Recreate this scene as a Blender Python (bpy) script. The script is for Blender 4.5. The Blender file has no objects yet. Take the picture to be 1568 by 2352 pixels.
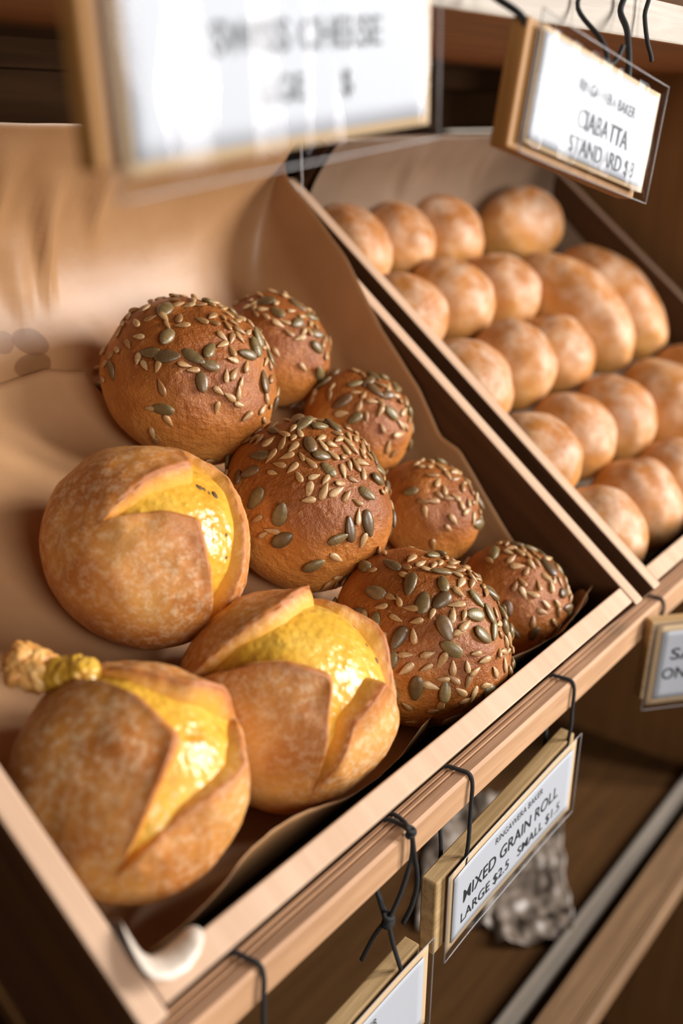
import bpy, bmesh, math, random
from mathutils import Vector, Matrix, noise, Euler
R = math.radians
random.seed(11)
SC = bpy.context.scene
COL = SC.collection

# ------------------------------------------------------------------ camera, light, exposure
O = Vector((0.0, 0.0, 1.05))              # front right top corner of the near bin
TILT = R(37.5)
cd = bpy.data.cameras.new('camera')
cam = bpy.data.objects.new('camera', cd); COL.objects.link(cam)
cam.matrix_world = Matrix(((0.603177, 0.277599, -0.747741, -0.713732),
                           (-0.797397, 0.231403, -0.557325, -0.252228),
                           (0.018317, 0.932412, 0.360934, 0.348377 + O.z),
                           (0, 0, 0, 1)))
cd.sensor_fit = 'VERTICAL'; cd.sensor_height = 36.0; cd.sensor_width = 24.0
cd.lens = 36.73
cd.clip_start = 0.01; cd.clip_end = 60
cd.dof.use_dof = True; cd.dof.focus_distance = 0.665; cd.dof.aperture_fstop = 3.1
cd.dof.aperture_blades = 9
SC.camera = cam

w = bpy.data.worlds.new('world'); SC.world = w; w.use_nodes = True
w.node_tree.nodes['Background'].inputs[0].default_value = (1.0, 0.86, 0.72, 1)
w.node_tree.nodes['Background'].inputs[1].default_value = 0.11

def area_light(name, loc, target, sx, sy, power, col):
    ld = bpy.data.lights.new(name, 'AREA'); ld.shape = 'RECTANGLE'
    ld.size = sx; ld.size_y = sy; ld.energy = power; ld.color = col
    lo = bpy.data.objects.new(name, ld); COL.objects.link(lo)
    lo.location = loc
    lo.rotation_euler = (Vector(target) - Vector(loc)).to_track_quat('-Z', 'Y').to_euler()
    return lo
# daylight from the shop front: two tall narrow panes to the right; the wide one further left is an added fill lamp
for k in (-0.5, 0.5):
    area_light('window_and_fill_light', (1.30 + 0.34 * k, -1.50 + 0.32 * k, 1.80), (-0.2, 0.15, 1.2), 0.20, 1.35, 54, (1.0, 0.97, 0.93))
area_light('window_and_fill_light', (-0.95, -2.05, 1.70), (-0.2, 0.15, 1.15), 1.2, 1.2, 37, (1.0, 0.96, 0.92))

SC.view_settings.view_transform = 'Standard'
SC.view_settings.look = 'None'
SC.view_settings.exposure = 0.0
SC.view_settings.gamma = 1.0
SC.view_settings.use_curve_mapping = False

# ------------------------------------------------------------------ materials
def mat(name, rough=0.6, col=(0.5, 0.5, 0.5), spec=0.5):
    m = bpy.data.materials.new(name); m.use_nodes = True
    nt = m.node_tree; b = nt.nodes['Principled BSDF']
    b.inputs['Base Color'].default_value = (*col, 1); b.inputs['Roughness'].default_value = rough
    b.inputs['Specular IOR Level'].default_value = spec
    return m, nt, b
def nd(nt, t, **kw):
    n = nt.nodes.new(t)
    for k, v in kw.items():
        if k in n.inputs: n.inputs[k].default_value = v
        else: setattr(n, k, v)
    return n
def ramp(nt, fac, stops):
    n = nt.nodes.new('ShaderNodeValToRGB'); e = n.color_ramp.elements
    while len(e) < len(stops): e.new(0.5)
    for i, (p, c) in enumerate(stops):
        e[i].position = p; e[i].color = (*c, 1)
    nt.links.new(fac, n.inputs[0]); return n.outputs[0]
def mixc(nt, fac, a, b, mode='MIX'):
    n = nt.nodes.new('ShaderNodeMix'); n.data_type = 'RGBA'; n.blend_type = mode
    for sock, v in ((n.inputs[0], fac), (n.inputs[6], a), (n.inputs[7], b)):
        if hasattr(v, 'links'): nt.links.new(v, sock)
        else: sock.default_value = (*v, 1) if isinstance(v, tuple) else v
    return n.outputs[2]
def math_n(nt, op, a, b=0.5, clamp=False):
    n = nt.nodes.new('ShaderNodeMath'); n.operation = op; n.use_clamp = clamp
    for i, v in enumerate((a, b)):
        if hasattr(v, 'links'): nt.links.new(v, n.inputs[i])
        else: n.inputs[i].default_value = v
    return n.outputs[0]
def mrange(nt, v, a, b, c=0.0, d=1.0):
    n = nt.nodes.new('ShaderNodeMapRange'); nt.links.new(v, n.inputs[0])
    for i, x in enumerate((a, b, c, d)): n.inputs[i + 1].default_value = x
    return n.outputs[0]
def coords(nt, kind='Object', scale=(1, 1, 1), rnd=True):
    tc = nt.nodes.new('ShaderNodeTexCoord'); mp = nt.nodes.new('ShaderNodeMapping')
    mp.inputs['Scale'].default_value = scale
    nt.links.new(tc.outputs[kind], mp.inputs[0])
    if rnd:
        oi = nt.nodes.new('ShaderNodeObjectInfo')
        cx = nt.nodes.new('ShaderNodeCombineXYZ')
        for i, k in enumerate((7.0, 13.0, 5.0)):
            nt.links.new(math_n(nt, 'MULTIPLY', oi.outputs['Random'], k), cx.inputs[i])
        nt.links.new(cx.outputs[0], mp.inputs['Location'])
    return mp.outputs[0]
def noise_t(nt, vec, scale, detail=4, rough=0.55, dist=0.0):
    n = nd(nt, 'ShaderNodeTexNoise', Scale=scale, Detail=detail, Roughness=rough, Distortion=dist)
    nt.links.new(vec, n.inputs['Vector']); return n.outputs['Fac']
def bump(nt, b, h, dist, strength=1.0):
    n = nd(nt, 'ShaderNodeBump', Strength=strength, Distance=dist)
    nt.links.new(h, n.inputs['Height'])
    old = b.inputs['Normal'].links
    if old: nt.links.new(old[0].from_socket, n.inputs['Normal'])
    nt.links.new(n.outputs[0], b.inputs['Normal'])

def wood(name, dark, light, rough=0.6, grain='x', scale=1.0, spec=0.35, bd=0.0006):
    m, nt, b = mat(name, rough, spec=spec)
    s = {'x': (5, 90, 90), 'y': (90, 5, 90), 'z': (90, 90, 5)}[grain]
    v = coords(nt, 'Object', tuple(k * scale for k in s))
    g = noise_t(nt, v, 1.0, 6, 0.65, 0.6)
    v2 = coords(nt, 'Object', (9, 9, 9)); g2 = noise_t(nt, v2, 1.0, 3)
    c = ramp(nt, g, [(0.28, dark), (0.72, light)])
    c = mixc(nt, mrange(nt, g2, 0.35, 0.75, 0.0, 0.35), c, dark)
    nt.links.new(c, b.inputs['Base Color']); bump(nt, b, g, bd, 0.6)
    return m
PALE = wood('pale_cut_wood', (0.48, 0.30, 0.19), (0.60, 0.405, 0.28), 0.65, 'y', 0.8)
PALE_S = wood('pale_side_wood', (0.48, 0.30, 0.19), (0.60, 0.405, 0.28), 0.65, 'y', 0.6)
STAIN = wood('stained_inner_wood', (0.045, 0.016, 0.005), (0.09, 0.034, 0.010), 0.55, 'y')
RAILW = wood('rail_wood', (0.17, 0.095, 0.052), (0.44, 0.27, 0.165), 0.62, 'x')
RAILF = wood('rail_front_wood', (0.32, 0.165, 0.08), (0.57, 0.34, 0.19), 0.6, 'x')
SHELFW = wood('shelf_wood', (0.20, 0.09, 0.03), (0.36, 0.17, 0.06), 0.6, 'x')
GREYW = wood('whitewashed_edge_wood', (0.27, 0.22, 0.175), (0.50, 0.455, 0.40), 0.7, 'x', 0.7)
GREYB = wood('worn_batten_wood', (0.20, 0.16, 0.125), (0.40, 0.345, 0.29), 0.7, 'x', 0.7)
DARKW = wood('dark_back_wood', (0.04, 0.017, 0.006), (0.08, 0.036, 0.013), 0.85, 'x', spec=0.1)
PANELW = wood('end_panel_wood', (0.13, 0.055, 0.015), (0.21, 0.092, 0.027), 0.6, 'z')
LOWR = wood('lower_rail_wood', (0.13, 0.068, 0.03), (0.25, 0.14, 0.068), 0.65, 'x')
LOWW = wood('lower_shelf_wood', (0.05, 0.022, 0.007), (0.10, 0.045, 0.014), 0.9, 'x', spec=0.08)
SIGNW = wood('sign_block_wood', (0.30, 0.18, 0.07), (0.60, 0.40, 0.20), 0.6, 'x', 1.6)
SIGNO = wood('sign_block_orange_wood', (0.30, 0.13, 0.03), (0.48, 0.24, 0.07), 0.6, 'z', 1.4)
FLOORW = wood('floor_wood', (0.03, 0.018, 0.01), (0.06, 0.035, 0.02), 0.5, 'x', 0.2)

def paper_mat(name, c1, c2, stains=()):
    m, nt, b = mat(name, 0.42, spec=0.45)
    v = coords(nt, 'Object', rnd=False)
    g = noise_t(nt, v, 700, 2); g2 = noise_t(nt, v, 14, 4)
    c = ramp(nt, g2, [(0.3, c1), (0.7, c2)])
    c = mixc(nt, mrange(nt, g, 0.35, 0.7, 0.0, 0.25), c, c1)
    tc = nt.nodes.new('ShaderNodeTexCoord')
    for (u, s, a, bb, ang, k) in stains:         # grease spots soaked into the sheet
        mp = nt.nodes.new('ShaderNodeMapping'); mp.vector_type = 'TEXTURE'
        mp.inputs['Location'].default_value = (u, s, -0.078); mp.inputs['Rotation'].default_value = (0, 0, R(ang))
        mp.inputs['Scale'].default_value = (a, bb, 0.03)
        nt.links.new(tc.outputs['Object'], mp.inputs[0])
        gr = nd(nt, 'ShaderNodeVectorMath', operation='LENGTH'); nt.links.new(mp.outputs[0], gr.inputs[0])
        f = mrange(nt, math_n(nt, 'ADD', gr.outputs['Value'], math_n(nt, 'MULTIPLY', noise_t(nt, v, 60, 2), 0.25)), 1.03, 1.14, k, 0.0)
        c = mixc(nt, f, c, (0.20, 0.085, 0.03))
    nt.links.new(c, b.inputs['Base Color'])
    bump(nt, b, g2, 0.002, 0.5)
    b.inputs['Transmission Weight'].default_value = 0.0
    return m
PAPER = paper_mat('kraft_paper', (0.38, 0.195, 0.082), (0.46, 0.25, 0.115),
                  [(-0.250, 0.452, 0.020, 0.014, 30, 0.5), (-0.262, 0.402, 0.016, 0.010, -20, 0.75),
                   (-0.268, 0.386, 0.017, 0.009, 10, 0.75), (-0.283, 0.405, 0.010, 0.008, 20, 0.6)])
PAPER2 = paper_mat('kraft_paper_overlay', (0.44, 0.24, 0.112), (0.52, 0.30, 0.15))
PAPER3 = paper_mat('kraft_paper_grey_shaded', (0.17, 0.11, 0.07), (0.22, 0.145, 0.095))  # greyish sheet, its colour darkened for the shadow at the bin's back
TISSUE = paper_mat('grey_tissue', (0.15, 0.115, 0.09), (0.21, 0.165, 0.13))

def seeded_mat():
    m, nt, b = mat('seeded_crust', 0.42, spec=0.35)
    gen = coords(nt, 'Generated', rnd=False); sep = nt.nodes.new('ShaderNodeSeparateXYZ'); nt.links.new(gen, sep.inputs[0])
    v = coords(nt, 'Object')
    n1 = noise_t(nt, v, 26, 5, 0.6); n2 = noise_t(nt, v, 170, 4, 0.7); n3 = noise_t(nt, v, 420, 2)
    f = math_n(nt, 'ADD', mrange(nt, sep.outputs[2], 0.12, 0.85), math_n(nt, 'MULTIPLY', math_n(nt, 'SUBTRACT', n1, 0.5), 1.3))
    c = ramp(nt, f, [(0.0, (0.58, 0.285, 0.078)), (0.30, (0.54, 0.225, 0.048)), (0.66, (0.40, 0.135, 0.024)), (1.0, (0.25, 0.07, 0.011))])
    c = mixc(nt, mrange(nt, n2, 0.60, 0.72, 0, 0.55), c, (0.60, 0.32, 0.12))
    c = mixc(nt, mrange(nt, n2, 0.25, 0.38, 0.4, 0), c, (0.16, 0.05, 0.015))
    nt.links.new(c, b.inputs['Base Color'])
    bump(nt, b, n3, 0.0006, 0.6); bump(nt, b, n2, 0.0022, 0.9); bump(nt, b, n1, 0.004, 0.5)
    return m
SEEDED = seeded_mat()

def plain_mat():
    m, nt, b = mat('floured_crust', 0.5, spec=0.35)
    gen = coords(nt, 'Generated', rnd=False); sep = nt.nodes.new('ShaderNodeSeparateXYZ'); nt.links.new(gen, sep.inputs[0])
    v = coords(nt, 'Object')
    n1 = noise_t(nt, v, 18, 3); n2 = noise_t(nt, v, 48, 6, 0.62)
    f = math_n(nt, 'ADD', mrange(nt, sep.outputs[2], 0.1, 0.95), math_n(nt, 'MULTIPLY', math_n(nt, 'SUBTRACT', n1, 0.5), 0.6))
    c = ramp(nt, f, [(0.0, (0.58, 0.34, 0.10)), (0.35, (0.58, 0.295, 0.078)), (0.7, (0.50, 0.21, 0.05)), (1.0, (0.40, 0.145, 0.032))])
    fl = math_n(nt, 'MULTIPLY', mrange(nt, n2, 0.40, 0.75), mrange(nt, sep.outputs[2], 0.3, 0.85, 0.0, 0.62))
    c = mixc(nt, fl, c, (0.74, 0.60, 0.46))
    nt.links.new(c, b.inputs['Base Color']); bump(nt, b, n2, 0.0012, 0.6); bump(nt, b, n1, 0.004, 0.4)
    return m
PLAIN = plain_mat()

def cheese_crust_mat():
    m, nt, b = mat('cheese_roll_crust', 0.48, spec=0.4)
    v = coords(nt, 'Object')
    at = nt.nodes.new('ShaderNodeAttribute'); at.attribute_name = 'bake'
    sp = nt.nodes.new('ShaderNodeSeparateColor'); nt.links.new(at.outputs['Color'], sp.inputs[0])
    n1 = noise_t(nt, v, 24, 4); n2 = noise_t(nt, v, 210, 6, 0.75)
    n3 = noise_t(nt, v, 9, 3)
    c = ramp(nt, n1, [(0.25, (0.66, 0.34, 0.085)), (0.46, (0.59, 0.245, 0.05)), (0.62, (0.46, 0.155, 0.027)), (0.80, (0.38, 0.115, 0.02))])
    fl = math_n(nt, 'MULTIPLY', mrange(nt, n2, 0.47, 0.60), mrange(nt, n3, 0.36, 0.60, 0.08, 0.72))
    c = mixc(nt, fl, c, (0.80, 0.56, 0.33))
    c = mixc(nt, math_n(nt, 'MULTIPLY', sp.outputs[0], 0.85, True), c, (0.36, 0.10, 0.02))       # browned lip
    c = mixc(nt, math_n(nt, 'MULTIPLY', sp.outputs[1], 1.0, True), c, (0.72, 0.35, 0.045))                                        # torn, cheesy wall of the cut
    nt.links.new(c, b.inputs['Base Color']); bump(nt, b, n2, 0.001, 0.6); bump(nt, b, n1, 0.003, 0.4)
    return m
CHCRUST = cheese_crust_mat()
def cheese_mat():
    m, nt, b = mat('melted_cheese', 0.26, spec=0.6)
    v = coords(nt, 'Object')
    n1 = noise_t(nt, v, 34, 3); n2 = noise_t(nt, v, 320, 3, 0.55)
    c = ramp(nt, n1, [(0.3, (0.52, 0.23, 0.018)), (0.52, (0.66, 0.365, 0.04)), (0.78, (0.74, 0.46, 0.085))])
    nt.links.new(c, b.inputs['Base Color'])
    vo = nd(nt, 'ShaderNodeTexVoronoi', Scale=210.0); vo.feature = 'SMOOTH_F1'; nt.links.new(v, vo.inputs['Vector'])
    bump(nt, b, math_n(nt, 'MULTIPLY', vo.outputs['Distance'], -1.0), 0.0014, 0.8); bump(nt, b, n2, 0.0012, 0.4); bump(nt, b, n1, 0.0016, 0.4)
    b.inputs['Subsurface Weight'].default_value = 0.12
    b.inputs['Subsurface Radius'].default_value = (0.006, 0.004, 0.001)
    return m
CHEESE = cheese_mat()
BROWNCHEESE, _nt, _b = mat('browned_cheese', 0.45)
_c = ramp(_nt, noise_t(_nt, coords(_nt), 120, 4), [(0.35, (0.62, 0.25, 0.05)), (0.65, (0.80, 0.48, 0.16))])
_nt.links.new(_c, _b.inputs['Base Color'])
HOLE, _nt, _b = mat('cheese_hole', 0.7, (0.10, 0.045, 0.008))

def seed_mat(name, stops, streak, rough):
    m, nt, b = mat(name, rough, spec=0.55)
    oi = nt.nodes.new('ShaderNodeObjectInfo')
    c = ramp(nt, oi.outputs['Random'], stops)
    v = coords(nt, 'Object', (900, 120, 120)); g = noise_t(nt, v, 1.0, 3)
    c = mixc(nt, mrange(nt, g, 0.4, 0.7, 0, 0.5), c, streak)
    nt.links.new(c, b.inputs['Base Color']); bump(nt, b, g, 0.0003, 0.5)
    return m
SUNF = seed_mat('sunflower_kernel', [(0.0, (0.28, 0.135, 0.045)), (0.35, (0.40, 0.22, 0.085)), (0.75, (0.46, 0.275, 0.115)), (1.0, (0.54, 0.36, 0.18))], (0.25, 0.12, 0.04), 0.36)
PUMP = seed_mat('pumpkin_kernel', [(0.0, (0.11, 0.062, 0.027)), (0.4, (0.18, 0.122, 0.045)), (0.75, (0.235, 0.172, 0.068)), (1.0, (0.15, 0.072, 0.032))], (0.09, 0.052, 0.022), 0.36)

CORD, nt_, b_ = mat('black_cord', 0.7, (0.012, 0.012, 0.013))
bump(nt_, b_, nd(nt_, 'ShaderNodeTexChecker', Scale=900.0).outputs['Fac'], 0.0004, 0.6)
WHITE, nt_, b_ = mat('white_label_paper', 0.6, (0.45, 0.45, 0.475))
KRAFT, nt_, b_ = mat('kraft_card', 0.7, (0.56, 0.38, 0.21))
INK, nt_, b_ = mat('black_ink', 0.6, (0.015, 0.015, 0.016))
def plastic(name, wave, fac_mul=1.0, rough=0.02):
    m = bpy.data.materials.new(name); m.use_nodes = True; nt = m.node_tree; nt.nodes.clear()
    out = nt.nodes.new('ShaderNodeOutputMaterial')
    tr = nd(nt, 'ShaderNodeBsdfTransparent'); tr.inputs[0].default_value = (0.96, 0.97, 0.98, 1)
    gl = nd(nt, 'ShaderNodeBsdfGlossy', Roughness=rough, Color=(1, 1, 1, 1))
    lw = nd(nt, 'ShaderNodeLayerWeight', Blend=0.5)
    f5 = math_n(nt, 'POWER', lw.outputs['Facing'], 4.0)
    fr = math_n(nt, 'ADD', math_n(nt, 'MULTIPLY', f5, 0.06), 0.0034)
    v = coords(nt, 'Object', (1, 1, 0.22)); h = noise_t(nt, v, wave, 1.5, 0.4)
    bp = nd(nt, 'ShaderNodeBump', Strength=1.0, Distance=0.0026); nt.links.new(h, bp.inputs['Height'])
    nt.links.new(bp.outputs[0], gl.inputs['Normal'])
    mx = nt.nodes.new('ShaderNodeMixShader')
    nt.links.new(math_n(nt, 'MULTIPLY', fr, fac_mul, True), mx.inputs[0])
    nt.links.new(tr.outputs[0], mx.inputs[1]); nt.links.new(gl.outputs[0], mx.inputs[2])
    nt.links.new(mx.outputs[0], out.inputs[0])
    return m
SLEEVE = plastic('clear_plastic_sleeve', 30, 0.6)
SLEEVE_S = plastic('stiff_plastic_sleeve', 60, 0.42)
EDGEP, nt_, b_ = mat('sealed_plastic_rim', 0.2, (0.35, 0.33, 0.33)); b_.inputs['Alpha'].default_value = 0.45
NYLON, nt_, b_ = mat('clear_nylon', 0.2, (0.75, 0.75, 0.75)); b_.inputs['Alpha'].default_value = 0.7

# ------------------------------------------------------------------ building helpers
def link(o): COL.objects.link(o); return o
def tag(o, label=None, cat=None, group=None, kind=None):
    for k, v in (('label', label), ('category', cat), ('group', group), ('kind', kind)):
        if v: o[k] = v
    return o
def empty(name, loc, rot=(0, 0, 0)):
    e = bpy.data.objects.new(name, None); e.empty_display_size = 0.02
    e.location = loc; e.rotation_euler = rot; return link(e)
def mobj(name, me, parent=None, mats=(), loc=None, rot=None, smooth=False):
    o = bpy.data.objects.new(name, me); link(o)
    for m in mats:
        if m.name not in me.materials: me.materials.append(m)
    if parent: o.parent = parent
    if loc is not None: o.location = loc
    if rot is not None: o.rotation_euler = rot
    if smooth: me.polygons.foreach_set('use_smooth', [True] * len(me.polygons))
    return o
def from_bm(name, bm):
    me = bpy.data.meshes.new(name); bm.to_mesh(me); bm.free(); return me
def box_mesh(name, x0, x1, y0, y1, z0, z1, bev=0.0008, segs=2):
    bm = bmesh.new()
    vs = [bm.verts.new((x, y, z)) for z in (z0, z1) for y in (y0, y1) for x in (x0, x1)]
    for f in ((0, 2, 3, 1), (4, 5, 7, 6), (0, 1, 5, 4), (2, 6, 7, 3), (0, 4, 6, 2), (1, 3, 7, 5)):
        bm.faces.new([vs[i] for i in f])
    if bev: bmesh.ops.bevel(bm, geom=list(bm.edges), offset=bev, segments=segs, affect='EDGES', profile=0.5)
    bmesh.ops.recalc_face_normals(bm, faces=bm.faces)
    return from_bm(name, bm)
def box(name, parent, dims, mats, bev=0.0008, pick=None, **kw):
    me = box_mesh(name, *dims, bev=bev)
    o = mobj(name, me, parent, mats, **kw)
    if pick:
        for p in me.polygons: p.material_index = pick(p.normal)
    return o
def smooth_path(pts, n=8):
    pts = [Vector(p) for p in pts]; out = []
    for i in range(len(pts) - 1):
        p0 = pts[max(i - 1, 0)]; p1 = pts[i]; p2 = pts[i + 1]; p3 = pts[min(i + 2, len(pts) - 1)]
        for k in range(n):
            t = k / n
            out.append(0.5 * ((2 * p1) + (p2 - p0) * t + (2 * p0 - 5 * p1 + 4 * p2 - p3) * t * t + (-p0 + 3 * p1 - 3 * p2 + p3) * t ** 3))
    out.append(pts[-1]); return out
def tube_bm(bm, pts, r, sides=8, n=8):
    path = smooth_path(pts, n); rings = []
    up = Vector((0.3, 0.2, 1)).normalized()
    for i, p in enumerate(path):
        t = (path[min(i + 1, len(path) - 1)] - path[max(i - 1, 0)]).normalized()
        a = t.cross(up)
        if a.length < 0.1: a = t.cross(Vector((1, 0, 0)))
        a.normalize(); b = t.cross(a)
        rings.append([bm.verts.new(p + r * (math.cos(q) * a + math.sin(q) * b)) for q in (2 * math.pi * k / sides for k in range(sides))])
        up = b if b.dot(up) > 0 else -b
    for r0, r1 in zip(rings, rings[1:]):
        # pick the twist that keeps the tube straight
        best = min(range(sides), key=lambda s: sum((r0[k].co - r1[(k + s) % sides].co).length for k in range(sides)))
        r1[:] = r1[best:] + r1[:best]
        for k in range(sides):
            bm.faces.new((r0[k], r0[(k + 1) % sides], r1[(k + 1) % sides], r1[k]))
    bm.faces.new(rings[0][::-1]); bm.faces.new(rings[-1])
def tube(name, strands, r, m, parent=None, sides=8):
    bm = bmesh.new()
    for s in strands: tube_bm(bm, s, r, sides)
    bmesh.ops.recalc_face_normals(bm, faces=bm.faces)
    return mobj(name, from_bm(name, bm), parent, [m], smooth=True)
def fb(p): # fractal noise in metres-free units
    return noise.fractal(Vector(p), 1.0, 2.0, 4)
BM = Matrix.Rotation(TILT, 3, 'X')
def W(u, s, n): return O + BM @ Vector((u, s, n))

# ------------------------------------------------------------------ the setting
tag(box('floor', None, (-3, 3, -3, 2.0, -0.02, 0.0), [FLOORW], 0), kind='structure')
WALLM, _nt, _b = mat('wall_plaster', 0.8, (0.42, 0.36, 0.30))
tag(box('wall_back', None, (-3, 3, 0.56, 0.66, 0.0, 2.8), [WALLM], 0), kind='structure')

# shelf unit -----------------------------------------------------------------
shelf = empty('display_shelf', (0, 0.25, 0))
tag(shelf, 'brown wooden bakery shelf unit with grooved front rails carrying the bread bins', 'shelf')
def sbox(name, d, mats, bev=0.0012, pick=None):
    x0, x1, y0, y1, z0, z1 = d
    return box(name, shelf, (x0, x1, y0 - 0.25, y1 - 0.25, z0 + O.z, z1 + O.z), mats, bev, pick)
XL, XR = -1.05, 0.60
for k in range(7):                                   # back panel planks
    z0 = -1.0 + k * 0.265
    sbox('back_plank', (XL, XR + 0.03, 0.47, 0.488, z0, z0 + 0.262), [DARKW if z0 > -0.05 else LOWW])
sbox('end_panel', (XR, XR + 0.03, 0.0, 0.47, -1.05, 0.86), [PANELW])
sbox('end_panel', (XL - 0.03, XL, 0.0, 0.47, -1.05, 0.86), [PANELW])
ub = sbox('upper_board', (XL, XR, 0.035, 0.47, 0.3925, 0.4165), [SHELFW, GREYW], 0.0015, lambda n: 1 if n.y < -0.5 else 0)
sbox('upper_rail', (XL, XR, 0.050, 0.075, 0.4165, 0.436), [DARKW])
sbox('upper_batten', (XL, XR, 0.437, 0.470, 0.371, 0.3925), [DARKW])
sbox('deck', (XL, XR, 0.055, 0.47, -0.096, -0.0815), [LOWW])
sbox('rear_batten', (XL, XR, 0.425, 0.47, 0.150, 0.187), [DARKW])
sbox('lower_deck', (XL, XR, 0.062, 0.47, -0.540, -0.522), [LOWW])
def rail(name, z, dy=0.0, w_=0.045, h=0.0225):
    # extruded profile with two shallow grooves in the top
    y0 = 0.010 + dy
    prof = [(y0 + 0.0015, 0), (y0, 0.0015), (y0, h - 0.002), (y0 + 0.002, h)]
    for g in (0.0085, 0.0125):
        prof += [(y0 + g, h), (y0 + g + 0.0005, h - 0.0014), (y0 + g + 0.0016, h - 0.0014), (y0 + g + 0.002, h)]
    prof += [(y0 + w_ - 0.001, h), (y0 + w_, h - 0.001), (y0 + w_, 0)]
    bm = bmesh.new(); cuts = 60; rows = []
    for i in range(cuts + 1):
        x = XL + (XR - XL) * i / cuts
        rows.append([bm.verts.new((x, y - 0.25 + 0.0006 * fb((x * 9, j * 0.05, z * 7)), zz + z + O.z + 0.0005 * fb((x * 7, 3 + j * 0.05, z)))) for j, (y, zz) in enumerate(prof)])
    n = len(prof)
    for a, b in zip(rows, rows[1:]):
        for j in range(n): bm.faces.new((a[j], a[(j + 1) % n], b[(j + 1) % n], b[j]))
    bm.faces.new(rows[0]); bm.faces.new(rows[-1][::-1])
    bmesh.ops.recalc_face_normals(bm, faces=bm.faces)
    me = from_bm(name, bm); o = mobj(name, me, shelf, [RAILW, RAILF])
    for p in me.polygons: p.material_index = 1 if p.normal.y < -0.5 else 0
    return o
rail('front_rail', -0.0625, 0.0, 0.0175)
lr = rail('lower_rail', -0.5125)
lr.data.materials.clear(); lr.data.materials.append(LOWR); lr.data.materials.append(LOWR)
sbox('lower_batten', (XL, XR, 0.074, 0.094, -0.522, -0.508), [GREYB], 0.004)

# ------------------------------------------------------------------ bins and liners
BT = 0.014; FN = -0.080; SB = 0.475
def bin_(u0, u1, label):
    """u0, u1: inner faces of the side boards"""
    e = empty('bread_bin', W((u0 + u1) / 2, 0.2, FN - 0.012), (TILT, 0, 0)); tag(e, label, 'bin', 'tilted wooden bread bins on the shelf')
    ox, oy, on = (u0 + u1) / 2, 0.2, FN - 0.012
    def b(name, d, mats, pick, bev=0.001):
        x0, x1, y0, y1, z0, z1 = d
        return box(name, e, (x0 - ox, x1 - ox, y0 - oy, y1 - oy, z0 - on, z1 - on), mats, bev, pick)
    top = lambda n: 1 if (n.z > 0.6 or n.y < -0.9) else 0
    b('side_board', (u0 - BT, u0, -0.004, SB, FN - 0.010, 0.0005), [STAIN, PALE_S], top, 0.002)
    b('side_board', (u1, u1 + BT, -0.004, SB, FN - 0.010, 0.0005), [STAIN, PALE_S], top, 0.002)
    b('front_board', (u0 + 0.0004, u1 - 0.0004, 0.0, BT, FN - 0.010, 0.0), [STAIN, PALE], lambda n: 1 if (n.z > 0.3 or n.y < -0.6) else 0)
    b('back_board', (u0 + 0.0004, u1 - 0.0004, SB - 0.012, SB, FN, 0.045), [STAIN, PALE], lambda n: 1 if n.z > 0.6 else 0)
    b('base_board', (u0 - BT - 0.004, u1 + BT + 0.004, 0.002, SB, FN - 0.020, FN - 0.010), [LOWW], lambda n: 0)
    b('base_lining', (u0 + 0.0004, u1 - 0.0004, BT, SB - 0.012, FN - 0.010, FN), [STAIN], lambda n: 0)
    return e
bin_(-0.491, 0.0, 'near tilted bin holding the seeded rolls and cheese rolls')
bin_(0.050, 0.550, 'far tilted bin packed with plain floured rolls and loaves')

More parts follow.
